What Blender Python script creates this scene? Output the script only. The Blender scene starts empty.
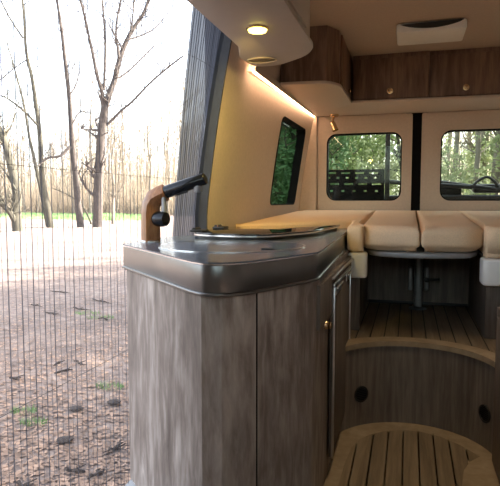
import bpy, bmesh, math, random
from mathutils import Vector, Matrix
random.seed(7)
sc = bpy.context.scene
COL = sc.collection
R = math.radians

# ---------------------------------------------------------------- camera
CAM = Vector((0, 0, 1.0))
YAW, PITCH, FPX = R(16.027), R(4.395), 550.0
cd = bpy.data.cameras.new('camera'); cam = bpy.data.objects.new('camera', cd); COL.objects.link(cam)
cam.location = CAM; cam.rotation_euler = (R(90) - PITCH, 0, YAW)
cd.sensor_width = 36; cd.lens = FPX / 500 * 36; cd.clip_start = .02; cd.clip_end = 500
sc.camera = cam
CM = cam.rotation_euler.to_matrix()

def ray(px, py):
    return CM @ Vector((px - 250, -(py - 243), -FPX))
def at_z(px, py, z):
    r = ray(px, py); return CAM + r * ((z - CAM.z) / r.z)
def at_y(px, py, y):
    r = ray(px, py); return CAM + r * (y / r.y)

# ---------------------------------------------------------------- materials
def mat(name):
    m = bpy.data.materials.new(name); m.use_nodes = True
    nt = m.node_tree; b = nt.nodes['Principled BSDF']
    return m, nt, b
def nd(nt, t, **kw):
    n = nt.nodes.new(t)
    for k, v in kw.items():
        if k in n.inputs: n.inputs[k].default_value = v
        else: setattr(n, k, v)
    return n
def ramp(nt, fac, stops):
    r = nt.nodes.new('ShaderNodeValToRGB'); e = r.color_ramp.elements
    while len(e) < len(stops): e.new(.5)
    for i, (p, c) in enumerate(stops):
        e[i].position = p; e[i].color = (*c, 1)
    nt.links.new(fac, r.inputs[0]); return r.outputs[0]
def noise(nt, scale, mscale=(1, 1, 1), detail=4, rough=.55, dist=0, coord='Object'):
    tc = nd(nt, 'ShaderNodeTexCoord'); mp = nd(nt, 'ShaderNodeMapping'); mp.inputs['Scale'].default_value = mscale
    nt.links.new(tc.outputs[coord], mp.inputs[0])
    n = nd(nt, 'ShaderNodeTexNoise', Scale=scale, Detail=detail, Roughness=rough, Distortion=dist)
    nt.links.new(mp.outputs[0], n.inputs['Vector']); return n.outputs[0]
def bump(nt, b, h, strength=.3, dist=.002):
    n = nd(nt, 'ShaderNodeBump', Strength=strength, Distance=dist)
    nt.links.new(h, n.inputs['Height']); nt.links.new(n.outputs[0], b.inputs['Normal'])
def plain(name, col, rough=.5, metal=0, spec=.5, nscale=0, namp=.1, bstr=0):
    m, nt, b = mat(name)
    b.inputs['Roughness'].default_value = rough; b.inputs['Metallic'].default_value = metal
    b.inputs['Specular IOR Level'].default_value = spec
    s = nscale or 30
    f = noise(nt, s)
    c0 = tuple(max(0, c * (1 - namp)) for c in col); c1 = tuple(min(1, c * (1 + namp)) for c in col)
    nt.links.new(ramp(nt, f, [(.3, c0), (.7, c1)]), b.inputs['Base Color'])
    if bstr: bump(nt, b, f, bstr)
    return m
def wood(name, dark, mid, light, ms=(22, 22, 1.3), rough=.5, plank=None, spec=.4):
    m, nt, b = mat(name)
    f1 = noise(nt, 1.0, ms, 6, .6, .8); f2 = noise(nt, 4.0, ms, 4, .6, .3)
    f3 = noise(nt, .9, tuple(v * .18 for v in ms), 2, .5, .5)
    a = nd(nt, 'ShaderNodeMath', operation='MULTIPLY_ADD'); nt.links.new(f2, a.inputs[0]); a.inputs[1].default_value = .62; nt.links.new(f1, a.inputs[2])
    a2 = nd(nt, 'ShaderNodeMath', operation='MULTIPLY_ADD'); nt.links.new(f3, a2.inputs[0]); a2.inputs[1].default_value = .7; nt.links.new(a.outputs[0], a2.inputs[2])
    out = ramp(nt, a2.outputs[0], [(.75, dark), (1.07, mid), (1.4, light)])
    # ramp only reads 0..1: rescale
    mr = nd(nt, 'ShaderNodeMapRange'); nt.links.new(a2.outputs[0], mr.inputs[0])
    mr.inputs[1].default_value = .80; mr.inputs[2].default_value = 1.48
    r = [n for n in nt.nodes if n.type == 'VALTORGB'][-1]
    nt.links.new(mr.outputs[0], r.inputs[0])
    for e, p in zip(r.color_ramp.elements, (0, .5, 1)): e.position = p
    nt.links.new(out, b.inputs['Base Color'])
    b.inputs['Roughness'].default_value = rough; b.inputs['Specular IOR Level'].default_value = spec
    bump(nt, b, a.outputs[0], .25, .0015)
    return m
def emit(name, col, s):
    m, nt, b = mat(name)
    b.inputs['Base Color'].default_value = (*col, 1); b.inputs['Emission Color'].default_value = (*col, 1); b.inputs['Emission Strength'].default_value = s
    return m
def see_through(name, col, opacity, trans=.3):
    m, nt, b = mat(name); nt.nodes.remove(b)
    o = nt.nodes['Material Output']
    t = nd(nt, 'ShaderNodeBsdfTransparent'); d = nd(nt, 'ShaderNodeBsdfDiffuse'); d.inputs[0].default_value = (*col, 1)
    tl = nd(nt, 'ShaderNodeBsdfTranslucent'); tl.inputs[0].default_value = (*col, 1)
    mx = nd(nt, 'ShaderNodeMixShader', Fac=trans); nt.links.new(d.outputs[0], mx.inputs[1]); nt.links.new(tl.outputs[0], mx.inputs[2])
    m2 = nd(nt, 'ShaderNodeMixShader', Fac=opacity); nt.links.new(t.outputs[0], m2.inputs[1]); nt.links.new(mx.outputs[0], m2.inputs[2])
    nt.links.new(m2.outputs[0], o.inputs[0]); return m
def glass(name, tint, refl=.015):
    m, nt, b = mat(name); nt.nodes.remove(b); o = nt.nodes['Material Output']
    t = nd(nt, 'ShaderNodeBsdfTransparent'); t.inputs[0].default_value = (*tint, 1)
    g = nd(nt, 'ShaderNodeBsdfGlossy', Roughness=.02)
    mx = nd(nt, 'ShaderNodeMixShader', Fac=refl); nt.links.new(t.outputs[0], mx.inputs[1]); nt.links.new(g.outputs[0], mx.inputs[2])
    nt.links.new(mx.outputs[0], o.inputs[0]); return m

M = {}
M['clad'] = plain('beige wall cladding', (.61, .505, .43), .8, nscale=60, namp=.05, bstr=.05)
M['ceil'] = plain('ceiling felt', (.52, .42, .345), .9, nscale=80, namp=.05)
M['cab_beige'] = plain('beige laminate', (.58, .49, .42), .45, namp=.02)
M['wood'] = wood('smoked oak laminate', (.075, .058, .049), (.245, .20, .175), (.54, .475, .435), ms=(10, 10, 2.2))
M['wood_dark'] = wood('dark oak laminate', (.05, .03, .02), (.165, .096, .066), (.30, .19, .135), ms=(15, 15, 1.5))
M['wood_h'] = wood('dark oak crosswise', (.055, .043, .035), (.15, .12, .10), (.27, .225, .19), ms=(16, 16, 1.3))
M['plank'] = wood('teak boat floor', (.13, .092, .06), (.23, .17, .11), (.33, .25, .165), ms=(26, 1.6, 26), rough=.55)
M['plank_edge'] = wood('oak floor border', (.24, .175, .11), (.34, .255, .165), (.44, .34, .23), ms=(8, 8, 8), rough=.5)
M['caulk'] = plain('black caulk', (.008, .008, .008), .6)
M['top'] = plain('grey glass worktop', (.125, .145, .18), .2, spec=.3, nscale=200, namp=.15)
M['lip'] = plain('dark grey worktop edge', (.19, .188, .186), .3, .9, .5, nscale=8, namp=.08)
M['black'] = plain('black plastic', (.012, .012, .013), .45)
M['rubber'] = plain('black rubber seal', (.005, .005, .006), .7, 0, .1)
M['grey_metal'] = plain('grey painted metal', (.30, .31, .32), .4, .3)
M['chrome'] = plain('brushed aluminium', (.62, .62, .63), .28, 1)
M['brass'] = plain('warm brass', (.75, .55, .33), .25, 1)
M['darkglass'] = plain('black glass lid', (.006, .006, .007), .03, spec=.9)
M['sinkrim'] = plain('satin steel rim', (.72, .73, .75), .25, 1)
M['tapwood'] = wood('walnut tap wood', (.10, .04, .015), (.26, .115, .045), (.42, .21, .09), ms=(60, 60, 8), rough=.4)
M['tapblack'] = plain('black tap metal', (.02, .022, .026), .22, .6)
M['cushion'] = plain('sand cushion fabric', (.80, .585, .385), .95, nscale=260, namp=.12, bstr=.25)
M['white'] = plain('white moulding', (.84, .82, .79), .45, namp=.02)
M['led'] = emit('warm led diffuser', (1, .63, .38), 15)
M['spot'] = emit('warm spot lens', (1, .80, .16), 4)
M['net'] = see_through('grey insect netting', (.30, .31, .34), .10)
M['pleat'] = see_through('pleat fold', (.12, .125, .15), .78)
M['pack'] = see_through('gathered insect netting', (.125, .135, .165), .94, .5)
M['packshade'] = see_through('painted fold shade', (.06, .065, .085), .9)
M['packlit'] = see_through('painted fold light', (.33, .35, .40), .8, .6)
M['cord'] = plain('black tension cord', (.03, .03, .03), .7)
M['profile'] = plain('anthracite aluminium', (.028, .032, .042), .45, .2)
M['glass'] = glass('clear acrylic', (.88, .93, .88))
M['tint'] = glass('smoked acrylic', (.55, .62, .56))
M['bark'] = plain('grey brown bark', (.07, .056, .048), .95, nscale=6, namp=.35, bstr=.4)
M['bark_pale'] = plain('pale bark', (.20, .17, .13), .95, nscale=5, namp=.3)
M['bark_green'] = plain('mossy bark', (.065, .058, .04), .95, nscale=5, namp=.35)
M['twig'] = plain('dry twigs', (.26, .21, .15), .95, nscale=3, namp=.25)
M['grass'] = plain('fresh grass', (.20, .34, .12), .9, nscale=20, namp=.3)
M['litter'] = plain('dry leaves', (.38, .245, .17), .95, nscale=12, namp=.5)
M['stick'] = plain('dark dead wood', (.06, .042, .033), .95, nscale=20, namp=.3)
def leafmat(name, c):
    m, nt, b = mat(name); b.inputs['Roughness'].default_value = .7
    f = noise(nt, 2.5); nt.links.new(ramp(nt, f, [(.3, tuple(v * .6 for v in c)), (.7, c)]), b.inputs['Base Color'])
    b.inputs['Subsurface Weight'].default_value = 0
    o = nt.nodes['Material Output']
    tl = nd(nt, 'ShaderNodeBsdfTranslucent'); tl.inputs[0].default_value = (*c, 1)
    mx = nd(nt, 'ShaderNodeMixShader', Fac=.4); nt.links.new(b.outputs[0], mx.inputs[1]); nt.links.new(tl.outputs[0], mx.inputs[2]); nt.links.new(mx.outputs[0], o.inputs[0])
    return m
M['leaf'] = leafmat('spring leaves', (.17, .235, .075))
M['leaf_pale'] = leafmat('pale spring leaves', (.26, .30, .14))
M['needle'] = leafmat('evergreen needles', (.115, .225, .085))
def ground_mat():
    m, nt, b = mat('forest floor'); b.inputs['Roughness'].default_value = .95
    f = noise(nt, 9, (1, 1, 1), 8, .7); g = noise(nt, .8, (1, 1, 1), 4, .6); h = noise(nt, 60, (1, 1, 1), 3, .7)
    a = nd(nt, 'ShaderNodeMath', operation='MULTIPLY_ADD'); nt.links.new(g, a.inputs[0]); a.inputs[1].default_value = .5; nt.links.new(f, a.inputs[2])
    a2 = nd(nt, 'ShaderNodeMath', operation='MULTIPLY_ADD'); nt.links.new(h, a2.inputs[0]); a2.inputs[1].default_value = .35; nt.links.new(a.outputs[0], a2.inputs[2])
    mr = nd(nt, 'ShaderNodeMapRange'); nt.links.new(a2.outputs[0], mr.inputs[0]); mr.inputs[1].default_value = .6; mr.inputs[2].default_value = 1.25
    nt.links.new(ramp(nt, mr.outputs[0], [(.1, (.10, .07, .055)), (.5, (.235, .168, .135)), (.9, (.40, .31, .255))]), b.inputs['Base Color'])
    bump(nt, b, a2.outputs[0], .6, .02); return m
M['ground'] = ground_mat()

# ---------------------------------------------------------------- mesh helpers
class MB:
    def __init__(s): s.bm = bmesh.new()
    def box(s, a, b, bev=0, seg=2):
        t = bmesh.new(); bmesh.ops.create_cube(t, size=1)
        for v in t.verts: v.co = Vector([(a[i] + b[i]) / 2 + v.co[i] * (b[i] - a[i]) for i in range(3)])
        if bev: bmesh.ops.bevel(t, geom=list(t.edges), offset=bev, segments=seg, affect='EDGES', profile=.5)
        return s.add(t)
    def add(s, t):
        me = bpy.data.meshes.new('x'); t.to_mesh(me); t.free(); s.bm.from_mesh(me); bpy.data.meshes.remove(me); return s
    def prism(s, poly, z0, z1, bev=0, seg=3, bottom=True):
        t = bmesh.new(); vs = [t.verts.new((p[0], p[1], z0)) for p in poly]
        f = t.faces.new(vs); r = bmesh.ops.extrude_face_region(t, geom=[f])
        for v in r['geom']:
            if isinstance(v, bmesh.types.BMVert): v.co.z = z1
        bmesh.ops.recalc_face_normals(t, faces=t.faces)
        if bev:
            es = [e for e in t.edges if all(abs(v.co.z - z1) < 1e-6 for v in e.verts) or (bottom and all(abs(v.co.z - z0) < 1e-6 for v in e.verts))]
            bmesh.ops.bevel(t, geom=es, offset=bev, segments=seg, affect='EDGES', profile=.5)
        return s.add(t)
    def tube(s, pts, rad, n=8, cap=True, sq=0):
        pts = [Vector(p) for p in pts]
        if not hasattr(rad, '__len__'): rad = [rad] * len(pts)
        t = s.bm; rings = []; prev = None
        for i, p in enumerate(pts):
            d = (pts[min(i + 1, len(pts) - 1)] - pts[max(i - 1, 0)]).normalized()
            if prev is None:
                u = d.orthogonal().normalized()
            else:
                u = (prev - d * prev.dot(d))
                u = u.normalized() if u.length > 1e-6 else d.orthogonal().normalized()
            prev = u; w = d.cross(u)
            rings.append([t.verts.new(p + (u * math.cos(2 * math.pi * k / n) + w * math.sin(2 * math.pi * k / n)) * rad[i] / max(abs(math.cos(2 * math.pi * k / n)), abs(math.sin(2 * math.pi * k / n))) ** sq) for k in range(n)])
        for a, b in zip(rings, rings[1:]):
            for k in range(n): t.faces.new((a[k], a[(k + 1) % n], b[(k + 1) % n], b[k]))
        if cap:
            t.faces.new(rings[0][::-1]); t.faces.new(rings[-1])
        return s
    def lathe(s, prof, c, axis=(0, 0, 1), n=24):
        # prof: (radius, along); axis from c
        ax = Vector(axis).normalized(); u = ax.orthogonal().normalized(); w = ax.cross(u); c = Vector(c); rings = []
        for r_, h in prof:
            rings.append([s.bm.verts.new(c + ax * h + (u * math.cos(2 * math.pi * k / n) + w * math.sin(2 * math.pi * k / n)) * max(r_, 1e-4)) for k in range(n)])
        for a, b in zip(rings, rings[1:]):
            for k in range(n): s.bm.faces.new((a[k], a[(k + 1) % n], b[(k + 1) % n], b[k]))
        s.bm.faces.new(rings[0][::-1]); s.bm.faces.new(rings[-1]); return s
    def holed(s, outer, inners, d, plane):
        """2D outline with holes, thickness vector d; plane maps (a,b)->Vector"""
        t = bmesh.new(); es = []
        for lp in [outer] + inners:
            vs = [t.verts.new((p[0], p[1], 0)) for p in lp]
            es += [t.edges.new((vs[i], vs[(i + 1) % len(vs)])) for i in range(len(vs))]
        bmesh.ops.triangle_fill(t, edges=es, use_beauty=True, use_dissolve=False)
        return t, plane, d
    def finish_holed(s, t, plane, d, cuts=()):
        for co, no in cuts:
            bmesh.ops.bisect_plane(t, geom=list(t.verts) + list(t.edges) + list(t.faces), plane_co=co, plane_no=no)
        for v in t.verts: v.co = plane(v.co.x, v.co.y)
        r = bmesh.ops.extrude_face_region(t, geom=list(t.faces))
        for v in r['geom']:
            if isinstance(v, bmesh.types.BMVert): v.co += Vector(d)
        bmesh.ops.recalc_face_normals(t, faces=t.faces); return s.add(t)
    def tri(s):
        bmesh.ops.triangulate(s.bm, faces=[f for f in s.bm.faces if len(f.verts) > 4], ngon_method='EAR_CLIP'); return s
    def quad(s, *p):
        s.bm.faces.new([s.bm.verts.new(q) for q in p]); return s
    def build(s, name, m, parent=None, smooth=True, angle=40):
        bm = s.bm; org = parent_org(parent)
        if org.length > 0: bmesh.ops.translate(bm, verts=bm.verts, vec=-org)
        bmesh.ops.recalc_face_normals(bm, faces=bm.faces) if len(bm.faces) < 20000 else None
        for f in bm.faces: f.smooth = smooth
        if smooth:
            for e in bm.edges:
                if len(e.link_faces) == 2 and e.calc_face_angle(0) > R(angle): e.smooth = False
        me = bpy.data.meshes.new(name); bm.to_mesh(me); bm.free()
        for mm in (m if isinstance(m, (list, tuple)) else [m]): me.materials.append(mm)
        o = bpy.data.objects.new(name, me); COL.objects.link(o)
        if parent: o.parent = parent
        return o
def parent_org(p):
    v = Vector()
    while p: v += p.location; p = p.parent
    return v
def tag(o, label=None, cat=None, group=None, kind=None):
    if label: o['label'] = label
    if cat: o['category'] = cat
    if group: o['group'] = group
    if kind: o['kind'] = kind
    return o
def thing(name, label, cat, loc, group=None):
    o = bpy.data.objects.new(name, None); o.empty_display_size = .05; COL.objects.link(o); o.location = loc
    return tag(o, label, cat, group)
def struct(o): o['kind'] = 'structure'; return o
def copy_tree(o, parent=None):
    c = o.copy(); COL.objects.link(c)
    if parent: c.parent = parent
    for ch in list(o.children): copy_tree(ch, c)
    return c
def rrect(x0, y0, x1, y1, r, n=6):
    out = []
    for cx, cy, a0 in ((x1 - r, y0 + r, -90), (x1 - r, y1 - r, 0), (x0 + r, y1 - r, 90), (x0 + r, y0 + r, 180)):
        for k in range(n + 1):
            a = R(a0 + 90 * k / n); out.append((cx + r * math.cos(a), cy + r * math.sin(a)))
    return out
def roundpoly(poly, rs, n=6):
    out = []; N = len(poly)
    for i in range(N):
        p = Vector(poly[i]); a = (Vector(poly[i - 1]) - p); b = (Vector(poly[(i + 1) % N]) - p)
        r = rs[i] if hasattr(rs, '__len__') else rs
        if r <= 0: out.append(tuple(p)); continue
        al, bl = a.length, b.length; a.normalize(); b.normalize()
        d = min(r, al * .49, bl * .49)
        for k in range(n + 1):
            t = k / n; q = (p + a * d) * (1 - t) ** 2 + p * 2 * t * (1 - t) + (p + b * d) * t * t
            out.append(tuple(q))
    return out
def inset(poly, d):
    out = []; N = len(poly)
    for i in range(N):
        p0, p1, p2 = Vector(poly[i - 1]), Vector(poly[i]), Vector(poly[(i + 1) % N])
        e1 = (p1 - p0); e2 = (p2 - p1)
        if e1.length < 1e-6 or e2.length < 1e-6: out.append(tuple(p1)); continue
        n1 = Vector((-e1.y, e1.x)).normalized(); n2 = Vector((-e2.y, e2.x)).normalized()
        nn = (n1 + n2); nn = nn.normalized() if nn.length > 1e-6 else n1
        out.append(tuple(p1 + nn * d / max(.4, nn.dot(n1))))
    return out

# ================================================================ SETTING
CEIL = 1.985
def wx(z, y):
    b = -.875 + .035 * max(0, (y - 2.33)) / 2.07
    t = max(0, z - .95)
    return b + .115 * t + .06 * t * t
# ceiling, walls
struct(MB().box((-.98, -1.4, CEIL), (1.05, 4.5, 2.12)).build('ceiling', M['ceil'], smooth=False))
struct(MB().box((.95, -1.4, -.3), (1.03, 4.5, CEIL)).build('wall_right', M['clad'], smooth=False))
struct(MB().box((-.98, -1.4, -.3), (.95, -1.32, 1.32)).build('wall_front', M['clad'], smooth=False))
w4 = struct(MB().box((-.93, -1.38, 1.32), (.95, -1.375, CEIL)).build('window_4', M['glass'], smooth=False))  # unseen windscreen opening above the front wall, added to let in light
m = MB()
out = [(2.335, .3), (4.42, .3), (4.42, CEIL), (2.335, CEIL)]
hole = rrect(3.42, .97, 4.16, 1.535, .05)
t, pl, d = m.holed(out, [hole], (-.03, 0, 0), lambda a, b: Vector((wx(b, a), a, b)))
m.finish_holed(t, pl, d, [((0, .95 + k * .08, 0), (0, 1, 0)) for k in range(13)] + [((2.335 + .25 * k, 0, 0), (1, 0, 0)) for k in range(1, 8)])
wl = struct(m.build('wall_left', M['clad'], angle=30))
m = MB(); m.box((-.985, 2.62, -.3), (-.955, 3.25, 2.0)); m.box((-.985, 4.40, 1.60), (-.955, 4.5, 2.0)); m.box((-.985, 3.25, -.3), (-.955, 4.40, .94)); m.box((-.985, 3.25, 1.60), (-.955, 4.40, 2.0))
struct(m.build('wall_outer', M['profile'], smooth=False))
struct(MB().box((-.985, -1.4, -.3), (-.93, 1.06, CEIL)).build('wall_side', M['clad'], smooth=False))
struct(MB().box((-.985, .8, 1.93), (-.62, 2.7, CEIL)).build('wall_header', M['cab_beige'], smooth=False))
# side window: deep black reveal, tinted pane
m = MB(); N = len(hole)
ins = inset(hole, .006)
lo = [Vector((wx(b, a) + .004, a, b)) for a, b in hole]; li = [Vector((wx(b, a) + .004, a, b)) for a, b in ins]; lx = [Vector((wx(b, a) - .062, a, b)) for a, b in ins]
for k in range(N):
    j = (k + 1) % N
    m.quad(lo[k], lo[j], li[j], li[k]); m.quad(li[k], li[j], lx[j], lx[k])
wf = struct(m.build('window_1', M['rubber'], smooth=False))
m = MB(); m.holed
t = MB(); tt, pl, d = t.holed(ins, [], (-.006, 0, 0), lambda a, b: Vector((wx(b, a) - .056, a, b))); t.finish_holed(tt, pl, d)
t.build('window_pane', M['tint'], wf, smooth=False)

# rear: C pillar trims, doors with windows
struct(MB().box((-.86, 4.36, .3), (-.706, 4.47, 1.665), .01).build('trim_1', M['clad']))
struct(MB().box((.875, 4.36, .3), (.96, 4.46, 1.665), .01).build('trim_2', M['clad']))
struct(MB().box((-.03, 4.425, .3), (.13, 4.47, 1.69)).build('trim_3', M['rubber'], smooth=False))
struct(MB().box((-.98, 4.36, 1.665), (1.0, 4.5, CEIL)).build('wall_rear', M['clad'], smooth=False))
struct(MB().box((-.98, 4.43, -.3), (1.0, 4.5, .30)).build('wall_sill', M['clad'], smooth=False))
def rear_door(i, x0, x1, hx0, hx1):
    m = MB(); h = rrect(hx0, 1.0, hx1, 1.525, .075, 8)
    t, pl, d = m.holed(rrect(x0, .3, x1, 1.66, .012, 2), [h], (0, .06, 0), lambda a, b: Vector((a, 4.40, b)))
    m.finish_holed(t, pl, d); dr = struct(m.build('door_%d' % i, M['clad'], angle=30))
    m = MB(); hi = inset(h, .009); N = len(h)
    for k in range(N):
        j = (k + 1) % N
        A = [Vector((p[0], 4.405, p[1])) for p in (h[k], h[j])]; B = [Vector((p[0], 4.405, p[1])) for p in (hi[j], hi[k])]
        Cc = [Vector((p[0], 4.47, p[1])) for p in (hi[k], hi[j])]
        m.quad(*A, *B); m.quad(B[1], B[0], Cc[1], Cc[0])
    w = struct(m.build('window_%d' % (i + 1), M['rubber'], smooth=False))
    g = MB(); tt, pl, d = g.holed(hi, [], (0, .005, 0), lambda a, b: Vector((a, 4.455, b))); g.finish_holed(tt, pl, d); g.build('window_pane', M['glass'], w, smooth=False)
rear_door(1, -.70, .018, -.632, -.056)
rear_door(2, .086, .87, .225, .80)

# floors
CXF, CYF, RF = .03, 2.19, .325
def arc(r, a0, a1, n=40): return [(CXF + r * math.cos(R(a0 + (a1 - a0) * k / n)), CYF + r * math.sin(R(a0 + (a1 - a0) * k / n))) for k in range(n + 1)]
fl = struct(MB().prism([(-.3, -1.3), (.36, -1.3)] + [(p[0], p[1]) for p in arc(RF + .01, 0, 180)], -.06, -.002).build('floor', M['caulk'], smooth=False))
def clip_planks(poly, w, gap, z0, z1, x0, n, rad=None):
    """boards running in Y cut by a convex-ish outline"""
    mb = MB()
    for k in range(n):
        t = bmesh.new(); f = t.faces.new([t.verts.new((p[0], p[1], z0)) for p in poly])
        for co, no in ((x0 + k * w + gap / 2, -1), (x0 + (k + 1) * w - gap / 2, 1)):
            bmesh.ops.bisect_plane(t, geom=list(t.verts) + list(t.edges) + list(t.faces), plane_co=(co, 0, 0), plane_no=(no, 0, 0), clear_outer=True)
        if not t.faces: t.free(); continue
        r = bmesh.ops.extrude_face_region(t, geom=list(t.faces))
        for v in r['geom']:
            if isinstance(v, bmesh.types.BMVert): v.co.z = z1
        mb.add(t)
    return mb
RI = RF - .08
# outline of the boards: straight left edge, round back, pointed return on the right
OUT = [tuple(at_z(px, py, 0))[:2] for px, py in ((338, 486), (344.5, 464), (351.5, 447.5), (360, 439), (370, 434.5), (385, 431), (404, 430), (420, 431.5), (440, 436.5), (460, 445), (480, 456.5), (470, 461.5), (464, 470), (462, 486))]
xl, xr = OUT[0][0], OUT[-1][0]
clip_planks([(xl, -1.2)] + OUT + [(xr, -1.2)], .061, .006, -.004, 0, at_z(402, 486, 0).x - 5 * .061, 12).build('floor_planks', M['plank'], fl, smooth=False)
m = MB()
def off(q, d): 
    I = inset([(xl, -1.2)] + OUT + [(xr, -1.2)], -d); return I[1:-1]
innb = [(xl - .005, 1.0)] + off(OUT, .008) + [(xr + .005, 1.0)]
outb = [(-.30, 1.0), (-.30, 1.9)] + arc(RF + .008, 178, 4) + [(.36, 2.1), (.36, 1.0)]
def strip(a, b, z):
    def res(p, n=60):
        L = [0]
        for i in range(1, len(p)): L.append(L[-1] + (Vector(p[i]) - Vector(p[i - 1])).length)
        o = []
        for k in range(n + 1):
            s_ = L[-1] * k / n; i = max(1, next((q for q in range(len(L)) if L[q] >= s_ - 1e-9), len(L) - 1))
            u = (s_ - L[i - 1]) / max(1e-9, L[i] - L[i - 1]); o.append(Vector(p[i - 1]).lerp(Vector(p[i]), u))
        return o
    return res(a), res(b)
def ribbon(m, a, b, z0, z1):
    A, B = strip(a, b, z1)
    for k in range(len(A) - 1):
        m.quad((*A[k], z1), (*A[k + 1], z1), (*B[k + 1], z1), (*B[k], z1))
        m.quad((*A[k], z0), (*A[k + 1], z0), (*A[k + 1], z1), (*A[k], z1))
        m.quad((*B[k], z0), (*B[k + 1], z0), (*B[k + 1], z1), (*B[k], z1))
t = bmesh.new(); pl_ = innb + outb[::-1]; f = t.faces.new([t.verts.new((p[0], p[1], -.0005)) for p in pl_]); bmesh.ops.triangulate(t, faces=[f], ngon_method='EAR_CLIP'); m.add(t)
m.box((-.30, -1.2, -.004), (xl - .005, 1.0, 0)); m.box((xr + .005, -1.2, -.004), (.36, 1.0, 0))
m.build('floor_border', M['plank_edge'], fl, smooth=False)
# riser + raised floor
m = MB(); a = arc(RF, 0, 180, 48); b = arc(RF + .012, 0, 180, 48)
ribbon(m, a, b, 0, .352)
rs = struct(m.build('wall_step', M['wood_h'], angle=60))
ZR = .375
r2 = struct(MB().prism([(-.88, 2.18)] + arc(RF + .02, 180, 0) + [(.94, 2.18), (.94, 4.42), (-.88, 4.42)], .28, ZR - .003).tri().build('floor.001', M['caulk'], smooth=False))
hb = arc(RF + .075, 168, 12)
poly = [(-.40, 2.28)] + hb + [(.46, 2.28), (.46, 3.44), (-.40, 3.44)]
mb = MB()
clip_planks([p for p in poly][::1], .062, .006, ZR - .004, ZR, -.405, 14).build('floor_planks', M['plank'], r2, smooth=False)
m = MB(); ribbon(m, arc(RF - .008, 0, 180, 48), arc(RF + .070, 0, 180, 48), ZR - .022, ZR + .001)
struct(m.build('trim_4', M['plank_edge'], angle=60))
for i, (ang, lab) in enumerate(((131.5, 'black round air outlet in the step riser, the one nearer the kitchen'), (28, 'black round air outlet in the step riser, half cut by the right cabinet'))):
    c = Vector((CXF + (RF - .001) * math.cos(R(ang)), CYF + (RF - .001) * math.sin(R(ang)), .142)); ax = Vector((-math.cos(R(ang)), -math.sin(R(ang)), 0))
    v = thing('air_outlet', lab, 'air vent', c, 'round air outlets in the step')
    MB().lathe([(.036, -.012), (.038, .002), (.036, .006), (.030, .006), (.028, .001), (.001, .001)], c, ax).build('bezel', M['black'], v)
    s_ = MB(); u = Vector((0, 0, 1)); w = ax.cross(u)
    for q in range(-3, 4):
        hw = math.sqrt(max(0, .028 ** 2 - (q * .008) ** 2))
        s_.tube([c + ax * .003 + u * q * .008 - w * hw, c + ax * .003 + u * q * .008 + w * hw], .0015, 6)
    s_.build('grille', M['rubber'], v)

# ================================================================ KITCHEN
ZW, ZL = .85, .768
core = [(-.957, 1.718), (-.55, 1.312)]
arcp = [(-.555, 1.316), (-.525, 1.288), (-.495, 1.266), (-.468, 1.256), (-.440, 1.260), (-.415, 1.275), (-.390, 1.302), (-.372, 1.328)]
KP = roundpoly([(-.957, 1.718)], 0) + arcp + [(-.262, 1.575)] + [(-.255, 1.592), (-.252, 1.615)] + [(-.300, 3.05), (-.835, 2.56), (-.835, 2.345), (-.955, 2.14)]
wt = thing('kitchen_worktop', 'dark grey glass worktop with rounded front on the kitchen block', 'worktop', (-.5, 1.9, ZL))
MB().prism(KP, ZW - .004, ZW).build('glass_top', M['top'], wt, smooth=False)
MB().prism(inset(KP, .004), ZW - .008, ZW - .004).build('bright_edge', M['sinkrim'], wt)
MB().prism(inset(KP, .002), ZL + .004, ZW - .008, .002, 2).build('edge_band', M['lip'], wt, angle=50)
MB().prism(inset(KP, -.003), ZL - .004, ZL + .005, .003, 3).build('lower_bead', M['lip'], wt, angle=50)
KB = inset([(-.957, 1.718), (-.518, 1.282), (-.500, 1.270), (-.44, 1.272), (-.40, 1.296), (-.372, 1.328)] + [(-.262, 1.575), (-.255, 1.592), (-.252, 1.615), (-.262, 2.95)] + KP[13:], .012)
ku = thing('kitchen_unit', 'grey smoked oak kitchen block with curved front beside the flyscreen', 'kitchen unit', (-.5, 1.9, 0))
KBf = [p for p in KB]
MB().prism(KBf, .002, ZL - .004).build('carcass', M['wood'], ku, angle=22)
# panel joint on the oblique face
def along(p, q, t): return (p[0] + (q[0] - p[0]) * t, p[1] + (q[1] - p[1]) * t)
jp = along((-.382, 1.332), (-.273, 1.578), .10)
jd = Vector((.109, .246)).normalized(); jn = Vector((jd.y, -jd.x))
m = MB(); c = Vector(jp)
m.prism([tuple(c + jd * .0015 + jn * .0012), tuple(c - jd * .0015 + jn * .0012), tuple(c - jd * .0015 - jn * .006), tuple(c + jd * .0015 - jn * .006)], .003, ZL - .006)
m.build('panel_joint', M['rubber'], ku, smooth=False)
XA = -.256
MB().box((XA - .02, 1.66, .60), (XA + .003, 2.92, .74), .002).build('front_rail', M['wood_h'], ku)
d = MB().box((XA - .004, 1.93, .075), (XA + .009, 2.49, .70), .002).build('door', M['wood_h'], ku)
m = MB(); m.box((XA + .006, 1.928, .07), (XA + .015, 1.938, .705), .002); m.box((XA + .006, 2.482, .07), (XA + .015, 2.492, .705), .002); m.box((XA + .006, 1.925, .693), (XA + .016, 2.495, .707), .002)
m.build('door_frame', M['chrome'], d)
for y0, y1 in ((1.965, 2.14), (2.33, 2.45)):
    h = MB(); h.box((XA + .008, y0, .66), (XA + .014, y1, .69), .002); h.box((XA + .012, y0, .683), (XA + .022, y1, .690), .002)
    hh = h.build('handle', M['chrome'], d); hh['label'] = 'bright metal recessed grip'
m = MB(); m.box((XA, 1.925, .722), (XA + .012, 2.9, .730), .002); m.build('trim_rail', M['chrome'], ku)
m = MB(); m.lathe([(.014, 0), (.014, .006), (.010, .012), (.012, .018), (.009, .022), (.001, .023)], (XA, 1.785, .592), (1, 0, 0), 20)
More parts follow.
